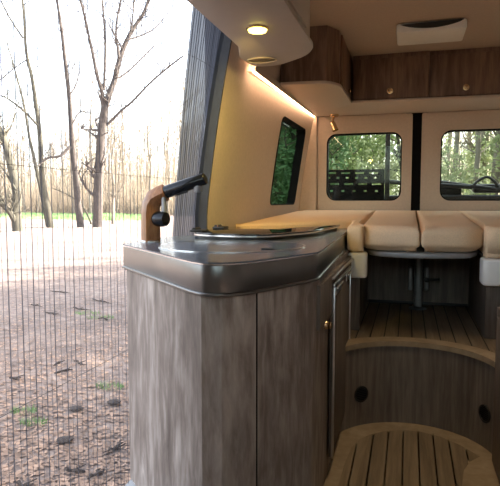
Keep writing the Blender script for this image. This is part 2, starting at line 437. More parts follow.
k = m.build('knob', M['brass'], ku); k['label'] = 'round brass push knob'

# sink lid flush in the worktop
sk = thing('sink_cover', 'round flush grey glass sink cover with pale rim in the worktop', 'sink cover', (-.56, 1.735, ZW))
MB().lathe([(.236, .0005), (.236, .0025), (.001, .0026)], (-.56, 1.735, ZW), n=72).build('lid', M['top'], sk)
m = MB(); n = 72
for k in range(n):
    a0, a1 = 2 * math.pi * k / n, 2 * math.pi * (k + 1) / n
    q = [(-.56 + r_ * math.cos(a), 1.735 + r_ * math.sin(a), ZW + .003) for r_, a in ((.236, a0), (.236, a1), (.243, a1), (.243, a0))]
    m.quad(*q)
    m.quad(q[3], q[2], (q[2][0], q[2][1], ZW + .0003), (q[3][0], q[3][1], ZW + .0003))
m.build('rim', M['sinkrim'], sk)
m = MB(); m.box((-.425, 1.60, ZW + .0026), (-.385, 1.612, ZW + .006), .001); m.build('finger_notch', M['black'], sk)
# hob with raised glass lid
hp = roundpoly([(-.835, 2.03), (-.70, 1.965), (-.50, 1.96), (-.37, 2.30), (-.335, 2.93), (-.81, 2.53), (-.835, 2.40)], [.10, .12, .22, .2, .07, .03, .02], 8)
hb_ = thing('hob', 'gas hob under a low black glass lid against the yellow lit wall', 'hob', (-.58, 2.4, ZW))
MB().prism(inset(hp, .02), ZW + .0005, ZW + .012).build('hob_tray', M['black'], hb_)
MB().prism(inset(hp, .002), ZW + .0125, ZW + .020, .001, 1).build('lid_rim', M['sinkrim'], hb_)
MB().prism(hp, ZW + .020, ZW + .026, .002, 2).build('glass_lid', M['darkglass'], hb_, angle=25)
for x, y in ((-.80, 2.06), (-.80, 2.32)):
    m = MB(); m.box((x - .03, y - .035, ZW + .026), (x + .025, y + .035, ZW + .036), .004); m.tube([(x - .015, y - .03, ZW + .036), (x - .015, y + .03, ZW + .036)], .008, 10)
    m.build('hinge', M['black'], hb_)
# faucet
FX, FY = -.908, 1.84
ft = thing('kitchen_tap', 'walnut and black angled kitchen tap standing on the worktop edge', 'tap', (FX, FY, ZW))
m = MB(); m.tube([(FX, FY, ZW), (FX, FY, .955), (FX + .003, FY, .985), (FX + .016, FY, 1.008), (FX + .040, FY, 1.022), (FX + .062, FY, 1.031)], [.030, .029, .028, .027, .025, .024], 32, sq=.75)
m.build('wooden_body', M['tapwood'], ft)
m = MB(); m.tube([(FX + .061, FY, 1.0308), (FX + .066, FY, 1.0325), (FX + .212, FY, 1.078), (FX + .215, FY, 1.079)], [.022, .0235, .0215, .019], 24); sp = m.build('spout', M['tapblack'], ft)
m = MB(); m.lathe([(.014, 0), (.014, .022), (.011, .026), (.001, .026)], (FX + .185, FY, 1.056), (.05, 0, -1)); m.build('aerator', M['grey_metal'], sp)
m = MB(); m.tube([(FX + .10, FY - .005, 1.020), (FX + .15, FY - .005, 1.035)], .005, 8); m.build('spray_button', M['black'], sp)
m = MB(); m.lathe([(.024, 0), (.028, .01), (.028, .035), (.024, .048), (.001, .05)], (FX + .025, FY - .01, .934), (1, -.25, 0)); hd = m.build('mixer_knob', M['tapblack'], ft)
m = MB(); m.tube([(FX + .06, FY - .01, .955), (FX + .058, FY - .01, 1.015)], [.011, .009], 10); m.build('lever', M['grey_metal'], hd)
MB().lathe([(.036, 0), (.036, .004), (.033, .006), (.001, .006)], (FX, FY, ZW)).build('base_ring', M['chrome'], ft)
# glass bottle brush stick beside the tap

# ================================================================ OVERHEAD CABINET over kitchen
oc = thing('overhead_cabinet', 'beige overhead cabinet above the kitchen with spot in its underside', 'cabinet', (-.48, 1.5, 1.55))
UP = roundpoly([(-.604, .55), (-.350, .55)] + [tuple(at_z(px, py, 1.55))[:2] for px, py in ((314.5, 47.5), (307, 56), (278, 66), (254, 67), (239.5, 58), (238.5, 47))], [0, 0, .05, .06, .08, .04, .03, 0], 6)
MB().prism(UP, 1.55, 1.562, .003, 2).build('bottom_panel', M['cab_beige'], oc, angle=25)
MB().prism(inset(UP, .012), 1.562, CEIL - .001).build('body', M['cab_beige'], oc, angle=25)
m = MB(); m.box((-.357, .7, 1.585), (-.343, 1.90, CEIL - .03), .004); dd = m.build('door', M['cab_beige'], oc)
m = MB(); m.lathe([(.012, 0), (.013, .01), (.010, .016), (.001, .017)], (-.344, 1.61, 1.66), (1, 0, 0)); m.build('knob', M['brass'], dd)
# spot
lp = thing('downlight', 'glowing yellow round spot set in the overhead cabinet underside', 'lamp', (-.475, 1.74, 1.55))
MB().lathe([(.036, 0), (.036, .003), (.031, .006), (.001, .006)], (-.475, 1.74, 1.5498), (0, 0, -1)).build('bezel', M['brass'], lp)
MB().lathe([(.031, .0062), (.028, .012), (.014, .016), (.001, .0165)], (-.475, 1.74, 1.55), (0, 0, -1)).build('lens', M['spot'], lp)
li = bpy.data.lights.new('downlight_lamp', 'SPOT'); lo_ = bpy.data.objects.new('downlight_lamp', li); COL.objects.link(lo_)
lo_.location = (0, 0, -.045); lo_.parent = lp; lo_.rotation_euler = Vector((-.5, .75, -.55)).to_track_quat('-Z', 'Y').to_euler(); li.energy = 19; li.color = (1, .74, .18); li.spot_size = R(100); li.spot_blend = 1; li.shadow_soft_size = .025
sp_ = thing('speaker_grille', 'small oval grille in the overhead cabinet underside', 'grille', (-.565, 2.13, 1.55))
m = MB(); t = [(math.cos(a) * .055 * (1) - .565, math.sin(a) * .035 + 2.13) for a in [2 * math.pi * k / 32 for k in range(32)]]
m.prism(t, 1.5485, 1.5498); m.build('mesh', M['lip'], sp_)
m = MB(); ti = t; to = [((p[0] + .565) * 1.1 - .565, (p[1] - 2.13) * 1.15 + 2.13) for p in t]
ribbon(m, to + to[:1], ti + ti[:1], 1.547, 1.5499); m.build('ring', M['cab_beige'], sp_)

cs = thing('added_spot', 'unseen brass ceiling spot added to light the entrance floor', 'lamp', (.06, 2.05, CEIL))  # unseen spot and lamp, added to brighten the entrance floor
MB().lathe([(.036, 0), (.036, .004), (.030, .007), (.001, .007)], (.06, 2.05, CEIL - .0005), (0, 0, -1)).build('bezel', M['brass'], cs)
MB().lathe([(.027, .0072), (.024, .012), (.012, .015), (.001, .0155)], (.06, 2.05, CEIL), (0, 0, -1)).build('lens', M['spot'], cs)
l2 = bpy.data.lights.new('added_spot_lamp', 'SPOT'); lo2 = bpy.data.objects.new('added_spot_lamp', l2); COL.objects.link(lo2)
lo2.location = (0, 0, -.02); lo2.parent = cs; l2.energy = 17; l2.color = (1, .78, .48); l2.spot_size = R(55); l2.spot_blend = 1; l2.shadow_soft_size = .03

# ================================================================ LED strip along the wall top
ls = thing('led_strip', 'glowing warm light strip along the top of the left wall', 'light strip', (-.72, 3.4, 1.64))
def lz(y): return 1.622 + (y - 2.571) * .0222
m = MB()
ys = (2.60, 4.36)
m.quad((-.72, ys[0], lz(ys[0]) - .004), (-.72, ys[1], lz(ys[1]) - .004), (-.72, ys[1], lz(ys[1]) + .035), (-.72, ys[0], lz(ys[0]) + .035))
m.quad((-.72, ys[0], lz(ys[0]) + .035), (-.72, ys[1], lz(ys[1]) + .035), (-.80, ys[1], lz(ys[1]) + .035), (-.80, ys[0], lz(ys[0]) + .035))
m.quad((-.745, ys[0], lz(ys[0]) + .0), (-.745, ys[1], lz(ys[1]) + .0), (-.80, ys[1], lz(ys[1]) + .0), (-.80, ys[0], lz(ys[0]) + .0))
m.build('profile', M['cab_beige'], ls, smooth=False)
m = MB(); a = (ys[0] + .01, ys[1] - .01)
t = bmesh.new()
vs = []
for y in a:
    for x, dz in ((-.7205, -.0045), (-.7205, -.0002), (-.735, -.001), (-.735, -.0065)): vs.append(t.verts.new((x, y, lz(y) + dz)))
for f in ((0, 1, 2, 3), (4, 5, 6, 7), (0, 1, 5, 4), (1, 2, 6, 5), (2, 3, 7, 6), (3, 0, 4, 7)): t.faces.new([vs[i] for i in f])
m.add(t); m.build('diffuser', M['led'], ls, smooth=False)

# ================================================================ REAR LOCKERS
ZU = 1.66
sh = thing('locker_shelf', 'beige base board under the dark rear lockers, bent round the corner', 'shelf', (0, 4.1, ZU))
SP = roundpoly([(-.722, 3.14), (-.455, 3.155), (-.392, 3.27), (-.385, 3.845), (.94, 3.89), (.94, 4.355), (-.722, 4.355)], [0, .08, .05, .01, 0, 0, 0])
MB().prism(SP, ZU, ZU + .018, .004, 2).build('board', M['cab_beige'], sh, angle=30)
cl = thing('corner_locker', 'dark oak locker in the left rear corner next to the light strip', 'cabinet', (-.55, 3.7, ZU + .018))
CP = [(-.722, 3.16), (-.462, 3.175), (-.405, 3.29), (-.40, 3.86), (-.41, 4.355), (-.722, 4.355)]
MB().prism(CP, ZU + .0185, CEIL - .001).build('body', M['wood_dark'], cl, smooth=False)
dm = MB(); q = MB(); q.box((-.403, 3.33, ZU + .03), (-.392, 3.82, CEIL - .015), .002); dd = q.build('door', M['wood_dark'], cl)
MB().lathe([(.011, 0), (.012, .008), (.007, .014), (.001, .015)], (-.392, 3.72, 1.72), (1, 0, 0)).build('knob', M['brass'], dd)
for i, (x0, x1, kx, lab) in enumerate(((-.375, .105, -.135, 'dark oak rear locker with one knob, next to the corner locker'), (.125, .62, .345, 'dark oak rear locker with one knob above the right rear window'), (.64, .94, .8, 'dark oak rear locker at the right wall'))):
    if i == 2: x1 = .94
    lk = thing('rear_locker', lab, 'cabinet', ((x0 + x1) / 2, 4.1, ZU + .018), 'dark oak lockers across the rear')
    yf = 3.875 + .034 * (x0 + .385)
    MB().box((x0 - .009, yf + .012, ZU + .0185), (x1 + .009, 4.355, CEIL - .001)).build('body', M['wood_dark'], lk, smooth=False)
    dd = MB().box((x0, yf - .003, ZU + .026), (x1, yf + .0118, CEIL - .03), .003).build('door', M['wood_dark'], lk)
    m = MB(); m.lathe([(.020, 0), (.020, .003), (.012, .004), (.014, .014), (.010, .018), (.001, .019)], (kx, yf - .003, 1.735), (0, -1, 0)); m.build('knob', M['brass'], dd)
# reading lamp
rl = thing('reading_lamp', 'small brass reading spot hanging under the rear lockers', 'lamp', (-.562, 4.30, ZU))
m = MB(); m.lathe([(.034, 0), (.034, .012), (.028, .016), (.001, .016)], (-.562, 4.30, ZU), (0, 0, -1)); m.build('mount', M['brass'], rl)
m = MB(); m.tube([(-.562, 4.30, ZU - .015), (-.570, 4.29, ZU - .035), (-.568, 4.28, ZU - .065)], .008, 10); m.build('arm', M['brass'], rl)
c = (-.574, 4.285, ZU - .055); ax = Vector((.38, -.15, -1))
m = MB(); m.lathe([(.012, 0), (.018, .01), (.020, .05), (.024, .075), (.021, .076), (.018, .06), (.001, .058)], c, ax); hd = m.build('head', M['brass'], rl)
cc = Vector(c) + ax.normalized() * .0585
m = MB(); m.lathe([(.017, 0), (.001, .003)], cc, ax); m.build('lens', M['white'], hd)
# roof vent
rv = thing('roof_vent', 'pale plastic roof vent with dark curved slot on the ceiling', 'roof vent', (.1, 3.4, CEIL))
m = MB(); m.box((-.085, 3.25, CEIL - .055), (.285, 3.52, CEIL - .001), .012); m.build('housing', M['white'], rv)
m = MB(); pts = [(-.065, CEIL - .010)] + [(-.065 + .33 * k / 20, CEIL - .010 - .030 * math.sin(math.pi * k / 20) ** .7) for k in range(21)] + [(.265, CEIL - .006)]
t = bmesh.new(); f = t.faces.new([t.verts.new((p[0], 3.249, p[1])) for p in pts]); r = bmesh.ops.extrude_face_region(t, geom=[f])
for v in r['geom']:
    if isinstance(v, bmesh.types.BMVert): v.co.y -= .003
m.add(t); m.build('slot', M['black'], rv, smooth=False)

# ================================================================ LOUNGE / BED
ZM = .925
def BT(y): return -.042 + .042 * min(1, max(0, (y - 2.62) / 1.4))
def cushion(name, label, poly, rs, z0, z1, bev=.035, piping=True, loc=None, cat='cushion'):
    P_ = roundpoly(poly, rs, 8)
    cx = sum(p[0] for p in poly) / len(poly); cy = sum(p[1] for p in poly) / len(poly)
    m = MB(); t = bmesh.new(); f = t.faces.new([t.verts.new((p[0], p[1], z0)) for p in P_]); r = bmesh.ops.extrude_face_region(t, geom=[f])
    for v in r['geom']:
        if isinstance(v, bmesh.types.BMVert): v.co.z = z1
    es = [e for e in t.edges if abs(e.verts[0].co.z - e.verts[1].co.z) < 1e-6 and not all(v.co.y > 4.2 for v in e.verts)]
    bmesh.ops.bevel(t, geom=es, offset=bev, segments=7, affect='EDGES', profile=.5)
    for k in range(1, 30): bmesh.ops.bisect_plane(t, geom=list(t.verts) + list(t.edges) + list(t.faces), plane_co=(0, 2.59 + k * .06, 0), plane_no=(0, 1, 0))
    for k in range(-14, 16): bmesh.ops.bisect_plane(t, geom=list(t.verts) + list(t.edges) + list(t.faces), plane_co=(.031 + k * .06, 0, 0), plane_no=(1, 0, 0))
    for v in t.verts:
        if v.co.z > z0 + .03: v.co.z += BT(v.co.y) * (v.co.z - z0) / (z1 - z0)
    bmesh.ops.recalc_face_normals(t, faces=t.faces)
    m.add(t); o = m.build(name, M['cushion'], angle=180)
    return tag(o, label, cat, 'beige bed cushions')
cushion('bed_cushion', 'beige bed cushion along the left wall behind the worktop', [(-.83, 2.60), (-.296, 3.075), (-.278, 2.63), (-.200, 2.63), (-.203, 2.69), (-.243, 2.85), (-.243, 4.399), (-.79, 4.399), (-.80, 4.3)], [.02, .01, .02, .03, .04, .06, .01, .02, .01], .757, ZM, .026)
cushion('bed_cushion', 'beige bed cushion with rounded front, left of the centre seam', [(-.237, 2.665), (.056, 2.625), (.056, 4.399), (-.238, 4.399)], [.18, .02, .01, .01], .762, ZM, .06)
cushion('bed_cushion', 'beige bed cushion with rounded front, right of the centre seam', [(.060, 2.625), (.348, 2.665), (.349, 4.399), (.060, 4.399)], [.02, .18, .01, .01], .762, ZM, .06)
cushion('bed_cushion', 'beige bed cushion at the right edge above the white corner cap', [(.330, 2.68), (.350, 2.60), (.93, 2.60), (.93, 4.399), (.355, 4.399), (.354, 2.86)], [.03, .04, .01, .01, .01, .05], .745, ZM, .035)
# benches
def bench(label, poly, cap, z1):
    th = thing('seat_bench', label, 'bench', (sum(p[0] for p in poly) / len(poly), sum(p[1] for p in poly) / len(poly), ZR), 'dark oak seat benches')
    MB().prism(poly, ZR, z1).build('body', M['wood_h'], th, smooth=False)
    o = MB().prism(roundpoly(cap, .03), z1 - .115, z1 + .004, .012, 4).build('corner_cap', M['white'], th, angle=50); o['label'] = 'pale plastic corner cap'
    return th
bench('dark seat bench at the left with a beige plastic corner cap', [(-.83, 2.62), (-.30, 3.085), (-.278, 2.66), (-.215, 2.66), (-.235, 3.44), (-.235, 4.38), (-.83, 4.38)], [(-.272, 2.615), (-.180, 2.615), (-.186, 2.74), (-.272, 2.74)], .750)
bench('dark seat bench at the right with a white plastic corner cap', [(.345, 2.66), (.93, 2.66), (.93, 4.38), (.358, 4.38)], [(.322, 2.60), (.46, 2.60), (.46, 2.74), (.322, 2.74)], .738)
th = thing('bench_panel', 'dark panel closing the bench behind the table leg', 'panel', (.06, 3.43, ZR))
MB().box((-.232, 3.43, ZR + .001), (.356, 3.448, .735)).build('board', M['wood_h'], th, smooth=False)
m = MB(); m.box((-.225, 3.422, ZR + .001), (.35, 3.4295, ZR + .02), .002); m.build('foot_strip', M['black'], th)
# table
tb = thing('lounge_table', 'lowered lounge table on a grey leg carrying the centre cushions', 'table', (.064, 3.3, ZR))
m = MB(); m.prism(roundpoly([(-.200, 2.86), (-.165, 2.67), (.06, 2.605), (.285, 2.67), (.335, 2.88), (.34, 4.0), (-.21, 4.0)], [.1, .12, .2, .12, .1, .02, .02], 8), .735, .760, .006, 3); m.build('tabletop', M['grey_metal'], tb, angle=50)
m = MB(); m.tube([(.064, 3.3, ZR + .001), (.064, 3.3, .735)], .024, 20); m.lathe([(.05, 0), (.05, .006), (.03, .014), (.001, .014)], (.064, 3.3, ZR + .0005)); m.build('pole', M['grey_metal'], tb)
for x in (.020, .110):
    m = MB(); m.box((x - .012, 3.285, .482), (x + .012, 3.315, .62), .008, 3); m.build('side_bracket', M['grey_metal'], tb)
m = MB(); m.tube([(.112, 3.28, .548), (.18, 3.262, .556)], [.007, .009], 8); m.lathe([(.014, 0), (.014, .012), (.001, .014)], (.11, 3.288, .548), (0, -1, 0)); m.build('clamp_lever', M['black'], tb)
m = MB(); m.lathe([(.05, 0), (.055, .012), (.03, .022), (.001, .022)], (.064, 3.3, .735), (0, 0, -1)); m.build('top_flange', M['grey_metal'], tb)
# right-hand cabinet next to the camera
rc = thing('side_cabinet', 'dark oak cabinet side at the right edge beside the step', 'cabinet', (.6, 2.2, 0))
MB().box((.331, 1.2, .001), (.94, 2.235, .60)).build('body', M['wood_h'], rc, smooth=False)
MB().box((.326, 1.25, .02), (.3308, 2.20, .57), .001).build('door', M['wood_h'], rc)

# ================================================================ FLYSCREEN in the sliding door opening
XS = -.985
def sx(y, z):
    s_ = min(1, max(0, (y - 1.75) / .6)); s_ = s_ * s_ * (3 - 2 * s_); t = max(0, z - .75)
    return XS + s_ * (.085 * t + .035 * t * t) - .0
fs = thing('pleated_flyscreen', 'pleated insect screen drawn across the open sliding door', 'flyscreen', (XS, 1.7, 0))
Z0, Z1, Zn = -.05, 1.93, 14
zz = [Z0 + (Z1 - Z0) * k / Zn for k in range(Zn + 1)]
def sheet(y0, y1, pitch, amp):
    m = MB(); n = int((y1 - y0) / pitch * 2); prev = None
    for k in range(n + 1):
        y = y0 + (y1 - y0) * k / n; off = amp * (1 if k % 2 else -1)
        col = [m.bm.verts.new((sx(y, z) + off, y - (.06 * max(0, z - 1) if y > 2.2 else 0) * 0, z)) for z in zz]
        if prev:
            for a in range(Zn): m.bm.faces.new((prev[a], prev[a + 1], col[a + 1], col[a]))
        prev = col
    return m
YP = 2.20
sheet(1.065, YP, .028, .004).build('netting', M['net'], fs, smooth=False)
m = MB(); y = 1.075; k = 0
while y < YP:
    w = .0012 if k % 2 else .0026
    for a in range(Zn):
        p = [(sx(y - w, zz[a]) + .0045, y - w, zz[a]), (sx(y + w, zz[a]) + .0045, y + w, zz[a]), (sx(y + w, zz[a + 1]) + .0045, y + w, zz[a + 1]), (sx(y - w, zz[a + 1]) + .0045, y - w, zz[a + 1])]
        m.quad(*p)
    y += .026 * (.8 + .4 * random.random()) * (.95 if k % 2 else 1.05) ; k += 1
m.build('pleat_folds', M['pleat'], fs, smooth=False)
for dk, mm in ((0, 'packshade'), (1, 'packlit')):  # dark and light ribbons paint the shading across the gathered folds
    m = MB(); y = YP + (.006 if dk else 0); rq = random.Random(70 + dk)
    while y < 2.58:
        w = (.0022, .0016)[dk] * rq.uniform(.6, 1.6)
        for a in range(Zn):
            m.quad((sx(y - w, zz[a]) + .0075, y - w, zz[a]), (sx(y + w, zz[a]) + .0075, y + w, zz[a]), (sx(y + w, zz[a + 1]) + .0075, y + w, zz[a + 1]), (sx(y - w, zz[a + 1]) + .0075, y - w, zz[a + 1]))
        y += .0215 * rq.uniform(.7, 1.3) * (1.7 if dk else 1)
    m.build('painted_fold_shading', M[mm], fs, smooth=False)
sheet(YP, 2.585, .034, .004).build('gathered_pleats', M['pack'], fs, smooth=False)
for z in (.45, 1.092, 1.61):
    m = MB(); m.tube([(sx(y_, z) + .006, y_, z + (.0 if z > 1 else .004)) for y_ in [1.065 + .1 * q for q in range(16)]], .0009, 5); m.build('tension_cord', M['cord'], fs)
m = MB()
for a in range(Zn):
    def fp(z):
        px = [(207, 222), (212, 148), (217, 99), (225, 35)]
        return sx(2.6, z)
    z_a, z_b = zz[a], zz[a + 1]
    for (da, db) in (((0, 2.582), (0, 2.66)), ((.05, 2.582), (.05, 2.66))):
        pass
    xa, xb = fp(z_a), fp(z_b)
    m.quad((xa - .02, 2.582, z_a), (xa + .03, 2.582, z_a), (xb + .03, 2.582, z_b), (xb - .02, 2.582, z_b))
    m.quad((xa + .03, 2.582, z_a), (xa + .03, 2.66, z_a), (xb + .03, 2.66, z_b), (xb + .03, 2.582, z_b))
m.build('side_profile', M['profile'], fs)
# door pillar seal between screen and lit wall
m = MB()
zl = [.3 + .07 * k for k in range(25)]
for a, b in zip(zl, zl[1:]):
    def ring(z):
        x = wx(z, 2.33); return [(x + .003, 2.338, z), (x + .003, 2.325, z), (x - .035, 2.325, z), (x - .06, 2.345, z)]
    A, B = ring(a), ring(b)
    for k in range(3): m.quad(A[k], A[k + 1], B[k + 1], B[k])
struct(m.build('trim_5', M['profile'], angle=70))
struct(MB().box((-1.0, .8, -.3), (-.36, 2.2, -.065)).build('floor_sill', M['lip'], smooth=False))

# ================================================================ OUTDOORS
ZG = -.5
m = MB()
def gz(x, y): return ZG + .03 * math.sin(x * .7) * math.cos(y * .6) - .03
bmesh.ops.create_grid(m.bm, x_segments=120, y_segments=120, size=1)
for v in m.bm.verts:
    x, y = v.co.x, v.co.y
    X_, Y_ = -25 + 140 * x * abs(x) ** .6, 20 + 140 * y * abs(y) ** .6
    v.co = Vector((X_, Y_, gz(X_, Y_) if abs(X_) > 1.5 else ZG - .03))
struct(m.build('ground', M['ground']))

def limb(m, pts, r0, r1, n=7):
    k = len(pts); m.tube(pts, [r0 + (r1 - r0) * i / (k - 1) for i in range(k)], n)
def smooth_pts(pts, sub=4):
    pts = [Vector(p) for p in pts]; out = []
    for i in range(len(pts) - 1):
        p0 = pts[max(0, i - 1)]; p1 = pts[i]; p2 = pts[i + 1]; p3 = pts[min(len(pts) - 1, i + 2)]
        for k in range(sub):
            t = k / sub
            out.append(.5 * ((2 * p1) + (-p0 + p2) * t + (2 * p0 - 5 * p1 + 4 * p2 - p3) * t * t + (-p0 + 3 * p1 - 3 * p2 + p3) * t ** 3))
    out.append(pts[-1]); return out
def twigs(m, pts, r, count, length, rng, depth=1, up=.4):
    for _ in range(count):
        i = rng.randrange(len(pts) // 4, len(pts)); p = pts[i]
        d = Vector((rng.uniform(-1, 1), rng.uniform(-1, 1), rng.uniform(-.3, 1) + up)).normalized(); L = length * rng.uniform(.4, 1.1)
        q = [p]; dd = d.copy()
        for k in range(4):
            dd = (dd + Vector((rng.uniform(-.4, .4), rng.uniform(-.4, .4), rng.uniform(-.2, .4)))).normalized(); q.append(q[-1] + dd * L / 4)
        m.tube(q, [r, r * .8, r * .6, r * .45, r * .25], 4, cap=False)
        if depth: twigs(m, q, r * .5, 4, length * .5, rng, depth - 1, up)
def px_tree(name, label, base, limbs, barkm, tw, rng, group):
    """limbs: list of (pixel polyline, r0 px, r1 px, depth swing); measured in the photo, placed at the trunk's real distance"""
    b = at_z(*base, gz(0, 0)); Y = b.y
    th = thing(name, label, 'tree', (b.x, b.y, ZG - .05), group)
    for i, (pp, r0, r1, sw) in enumerate(limbs):
        mb_ = MB(); n = len(pp); P_ = [at_y(p[0], p[1], Y + sw * k / max(1, n - 1)) for k, p in enumerate(pp)]
        if i == 0: P_[0].z = ZG - .15
        P_ = smooth_pts(P_); s_ = 1.2 * Y / FPX / math.cos(YAW)
        limb(mb_, P_, r0 * s_, r1 * s_, 7 if i else 9)
        twigs(mb_, P_, max(.012, r1 * s_ * .5), (tw if i else tw // 2) + 9, 1.8, rng)
        mb_.build('branch' if i else 'trunk', barkm, th)
rng = random.Random(3)
px_tree('bare_tree', 'leafless tree with a leaning forked trunk at the left edge', (18, 231), [([(18, 231), (16, 215), (17, 195), (12, 170), (4, 140), (-6, 118), (-14, 80)], 5.2, 2.2, 1), ([(15, 222), (8, 210), (-4, 200), (-14, 190)], 3, 1.5, -1), ([(16, 190), (0, 165), (-20, 150)], 1.2, .6, 2)], M['bark_green'], 8, rng, 'leafless trees by the clearing')
px_tree('bare_tree', 'leafless twin-stemmed tree, second from the left', (50, 228), [([(51, 228), (47, 205), (43, 185), (41, 160), (40, 136), (36, 105), (32, 78), (26, 50), (24, 15), (20, -20)], 3.2, .9, 1), ([(48, 226), (42, 195), (35, 163), (29, 135), (24, 105), (15, 70), (6, 40)], 2.2, .5, 2), ([(40, 128), (25, 112), (8, 99), (-4, 94)], 1.2, .5, -2), ([(23, 38), (11, 20), (2, 3), (-4, -10)], .9, .4, -1), ([(26, 60), (12, 70), (0, 80)], .6, .3, 1)], M['bark_green'], 9, rng, 'leafless trees by the clearing')
px_tree('bare_tree', 'slim leafless tree with one bent stem, third from the left', (80, 227), [([(81, 228), (78, 205), (76, 180), (73, 150), (71, 124), (69, 95), (65, 60), (61, 25), (56, -5), (52, -30)], 3.4, .9, 1), ([(70, 147), (60, 156), (48, 158), (38, 166)], 1.6, .6, -2), ([(69, 96), (76, 85), (79, 72)], .9, .4, 1), ([(72, 125), (80, 112), (92, 114)], .7, .3, 1)], M['bark'], 9, rng, 'leafless trees by the clearing')
px_tree('bare_tree', 'big leafless tree with thick straight trunk and spreading crown nearest the tap', (98, 227), [([(97.6, 228), (98, 205), (99, 173), (101, 140), (105, 107)], 4.4, 3.6, 0), ([(105, 108), (110, 92), (115, 79), (120, 58), (127, 40), (135, 26), (143, 14), (150, -4)], 3.2, 1.2, 2), ([(104, 108), (102, 92), (97, 75), (93, 55), (88, 32), (84, 14), (79, -6)], 1.9, .8, -2), ([(119, 58), (118, 48), (116, 38), (117, 20), (122, -5)], 1.5, .7, 1), ([(104, 90), (105, 60), (105, 38), (103, 8), (101, -8)], 1.2, .7, 1), ([(103, 128), (112, 120), (122, 110), (133, 101), (148, 85), (165, 70), (183, 56)], 1.3, .7, 1), ([(119, 78), (130, 70), (142, 58), (155, 45)], 1.0, .4, 2), ([(127, 40), (140, 36), (155, 28), (170, 10)], .9, .4, 2), ([(131, 32), (133, 15), (134, -5)], .9, .5, 0), ([(122, 48), (113, 32), (108, 22)], .8, .4, -1)], M['bark'], 8, rng, 'leafless trees by the clearing')
px_tree('leaning_stem', 'thin leaning stem crossing behind the slim bent tree', (92, 224), [([(92, 224), (84, 208), (70, 196), (52, 188)], 1.0, .4, -1), ([(70, 196), (66, 186), (64, 176)], .5, .3, 0)], M['bark_green'], 6, rng, None)
px_tree('bare_sapling', 'thin leafless sapling right of the big tree', (113, 224), [([(113, 224), (113, 205), (114, 190), (112, 165), (114, 140)], 1.6, .6, 0), ([(113, 197), (106, 188), (100, 178)], .7, .3, 0), ([(114, 198), (121, 188), (126, 176)], .7, .3, 0)], M['bark_pale'], 10, rng, None)

# forest edge beyond the clearing
def proto_tree(seed, h, r):
    rg = random.Random(seed); th = thing('forest_tree', 'thin leafless tree in the pale woods beyond the clearing', 'tree', (0, 0, 0), 'thin trees of the far wood')
    m, b = MB(), MB(); q = [Vector((0, 0, -.3))]
    for k in range(6): q.append(q[-1] + Vector((rg.uniform(-.25, .25), rg.uniform(-.25, .25), h / 6)))
    m.tube(q, [r * (1 - .13 * k) for k in range(7)], 6)
    twigs(b, smooth_pts(q, 3), r * .3, 16, h * .22, rg, 1, .5)
    m.build('trunk', M['bark_pale'], th); b.build('branches', M['twig'], th); return th
protos = [proto_tree(50 + k, (9, 12, 8, 10)[k], (.13, .16, .10, .12)[k]) for k in range(4)]
used = [0] * 4; rg = random.Random(11)
for k in range(150):
    px = rg.uniform(-40, 215); Y = rg.uniform(50, 88); r_ = ray(px, 199); X_ = r_.x / r_.y * Y
    i = k % 4; o = protos[i] if not used[i] else copy_tree(protos[i]); used[i] = 1
    o.location = (X_, Y, ZG - .05); o.rotation_euler = (0, 0, rg.uniform(0, 6.28)); s_ = rg.uniform(.8, 1.25); o.scale = (s_, s_, s_)
# brush under the trees: nobody could count it
def brush(name, label, y0, y1, px0, px1, n, h, matl, seed, cat='undergrowth', r=.012):
    rg = random.Random(seed); m = MB()
    for _ in range(n):
        px = rg.uniform(px0, px1); Y = rg.uniform(y0, y1); d = ray(px, 199); p = Vector((d.x / d.y * Y, Y, ZG - .08))
        q = [p]; dd = Vector((rg.uniform(-.6, .6), rg.uniform(-.6, .6), 1)).normalized(); L = h * rg.uniform(.4, 1.2)
        for k in range(3):
            dd = (dd + Vector((rg.uniform(-.5, .5), rg.uniform(-.5, .5), .1))).normalized(); q.append(q[-1] + dd * L / 3)
        rr = r * Y / 35
        m.tube(q, [rr, rr * .8, rr * .6, rr * .3], 3, cap=False)
    return tag(m.build(name, matl, smooth=False), label, cat, None, 'stuff')
brush('undergrowth', 'pale tangled twigs filling the wood edge beyond the clearing', 52, 76, -60, 215, 5000, 6.5, M['twig'], 5)
brush('undergrowth', 'low olive brambles at the foot of the far trees', 52, 66, -60, 215, 1800, 1.8, M['bark_green'], 6)
def blades(name, label, spots, n, h, seed):
    rg = random.Random(seed); m = MB()
    for (x, y, rx, ry) in spots:
        for _ in range(n):
            a = rg.uniform(0, 6.28); q = math.sqrt(rg.random()); p = Vector((x + rx * q * math.cos(a), y + ry * q * math.sin(a), 0)); p.z = gz(p.x, p.y) - .005
            t = Vector((rg.uniform(-.5, .5), rg.uniform(-.5, .5), 1)) * h * rg.uniform(.5, 1.2); w = Vector((math.cos(a), math.sin(a), 0)) * h * .06
            m.bm.faces.new([m.bm.verts.new(c_) for c_ in (p - w, p + w, p + t)])
    return m.build(name, M['grass'], smooth=False)
far = []
for k in range(60):
    px = rng.uniform(10, 135); Y = rng.uniform(38, 51); d = ray(px, 199); far.append((d.x / d.y * Y, Y, 2.2, 1.5))
tag(blades('grass_strip', 'strip of bright green grass behind the bare trees', far, 220, .32, 9), 'strip of bright green grass behind the bare trees', 'grass', None, 'stuff')
tl = [((100, 318), 'green grass tuft near the worktop end'), ((24, 412), 'green grass tuft by the lower left edge'), ((110, 388), 'green grass tuft close beside the kitchen front'), ((33, 423), 'small green grass tuft just below another at lower left'), ((88, 313), 'faint green grass tuft at the far rim of the shade')]
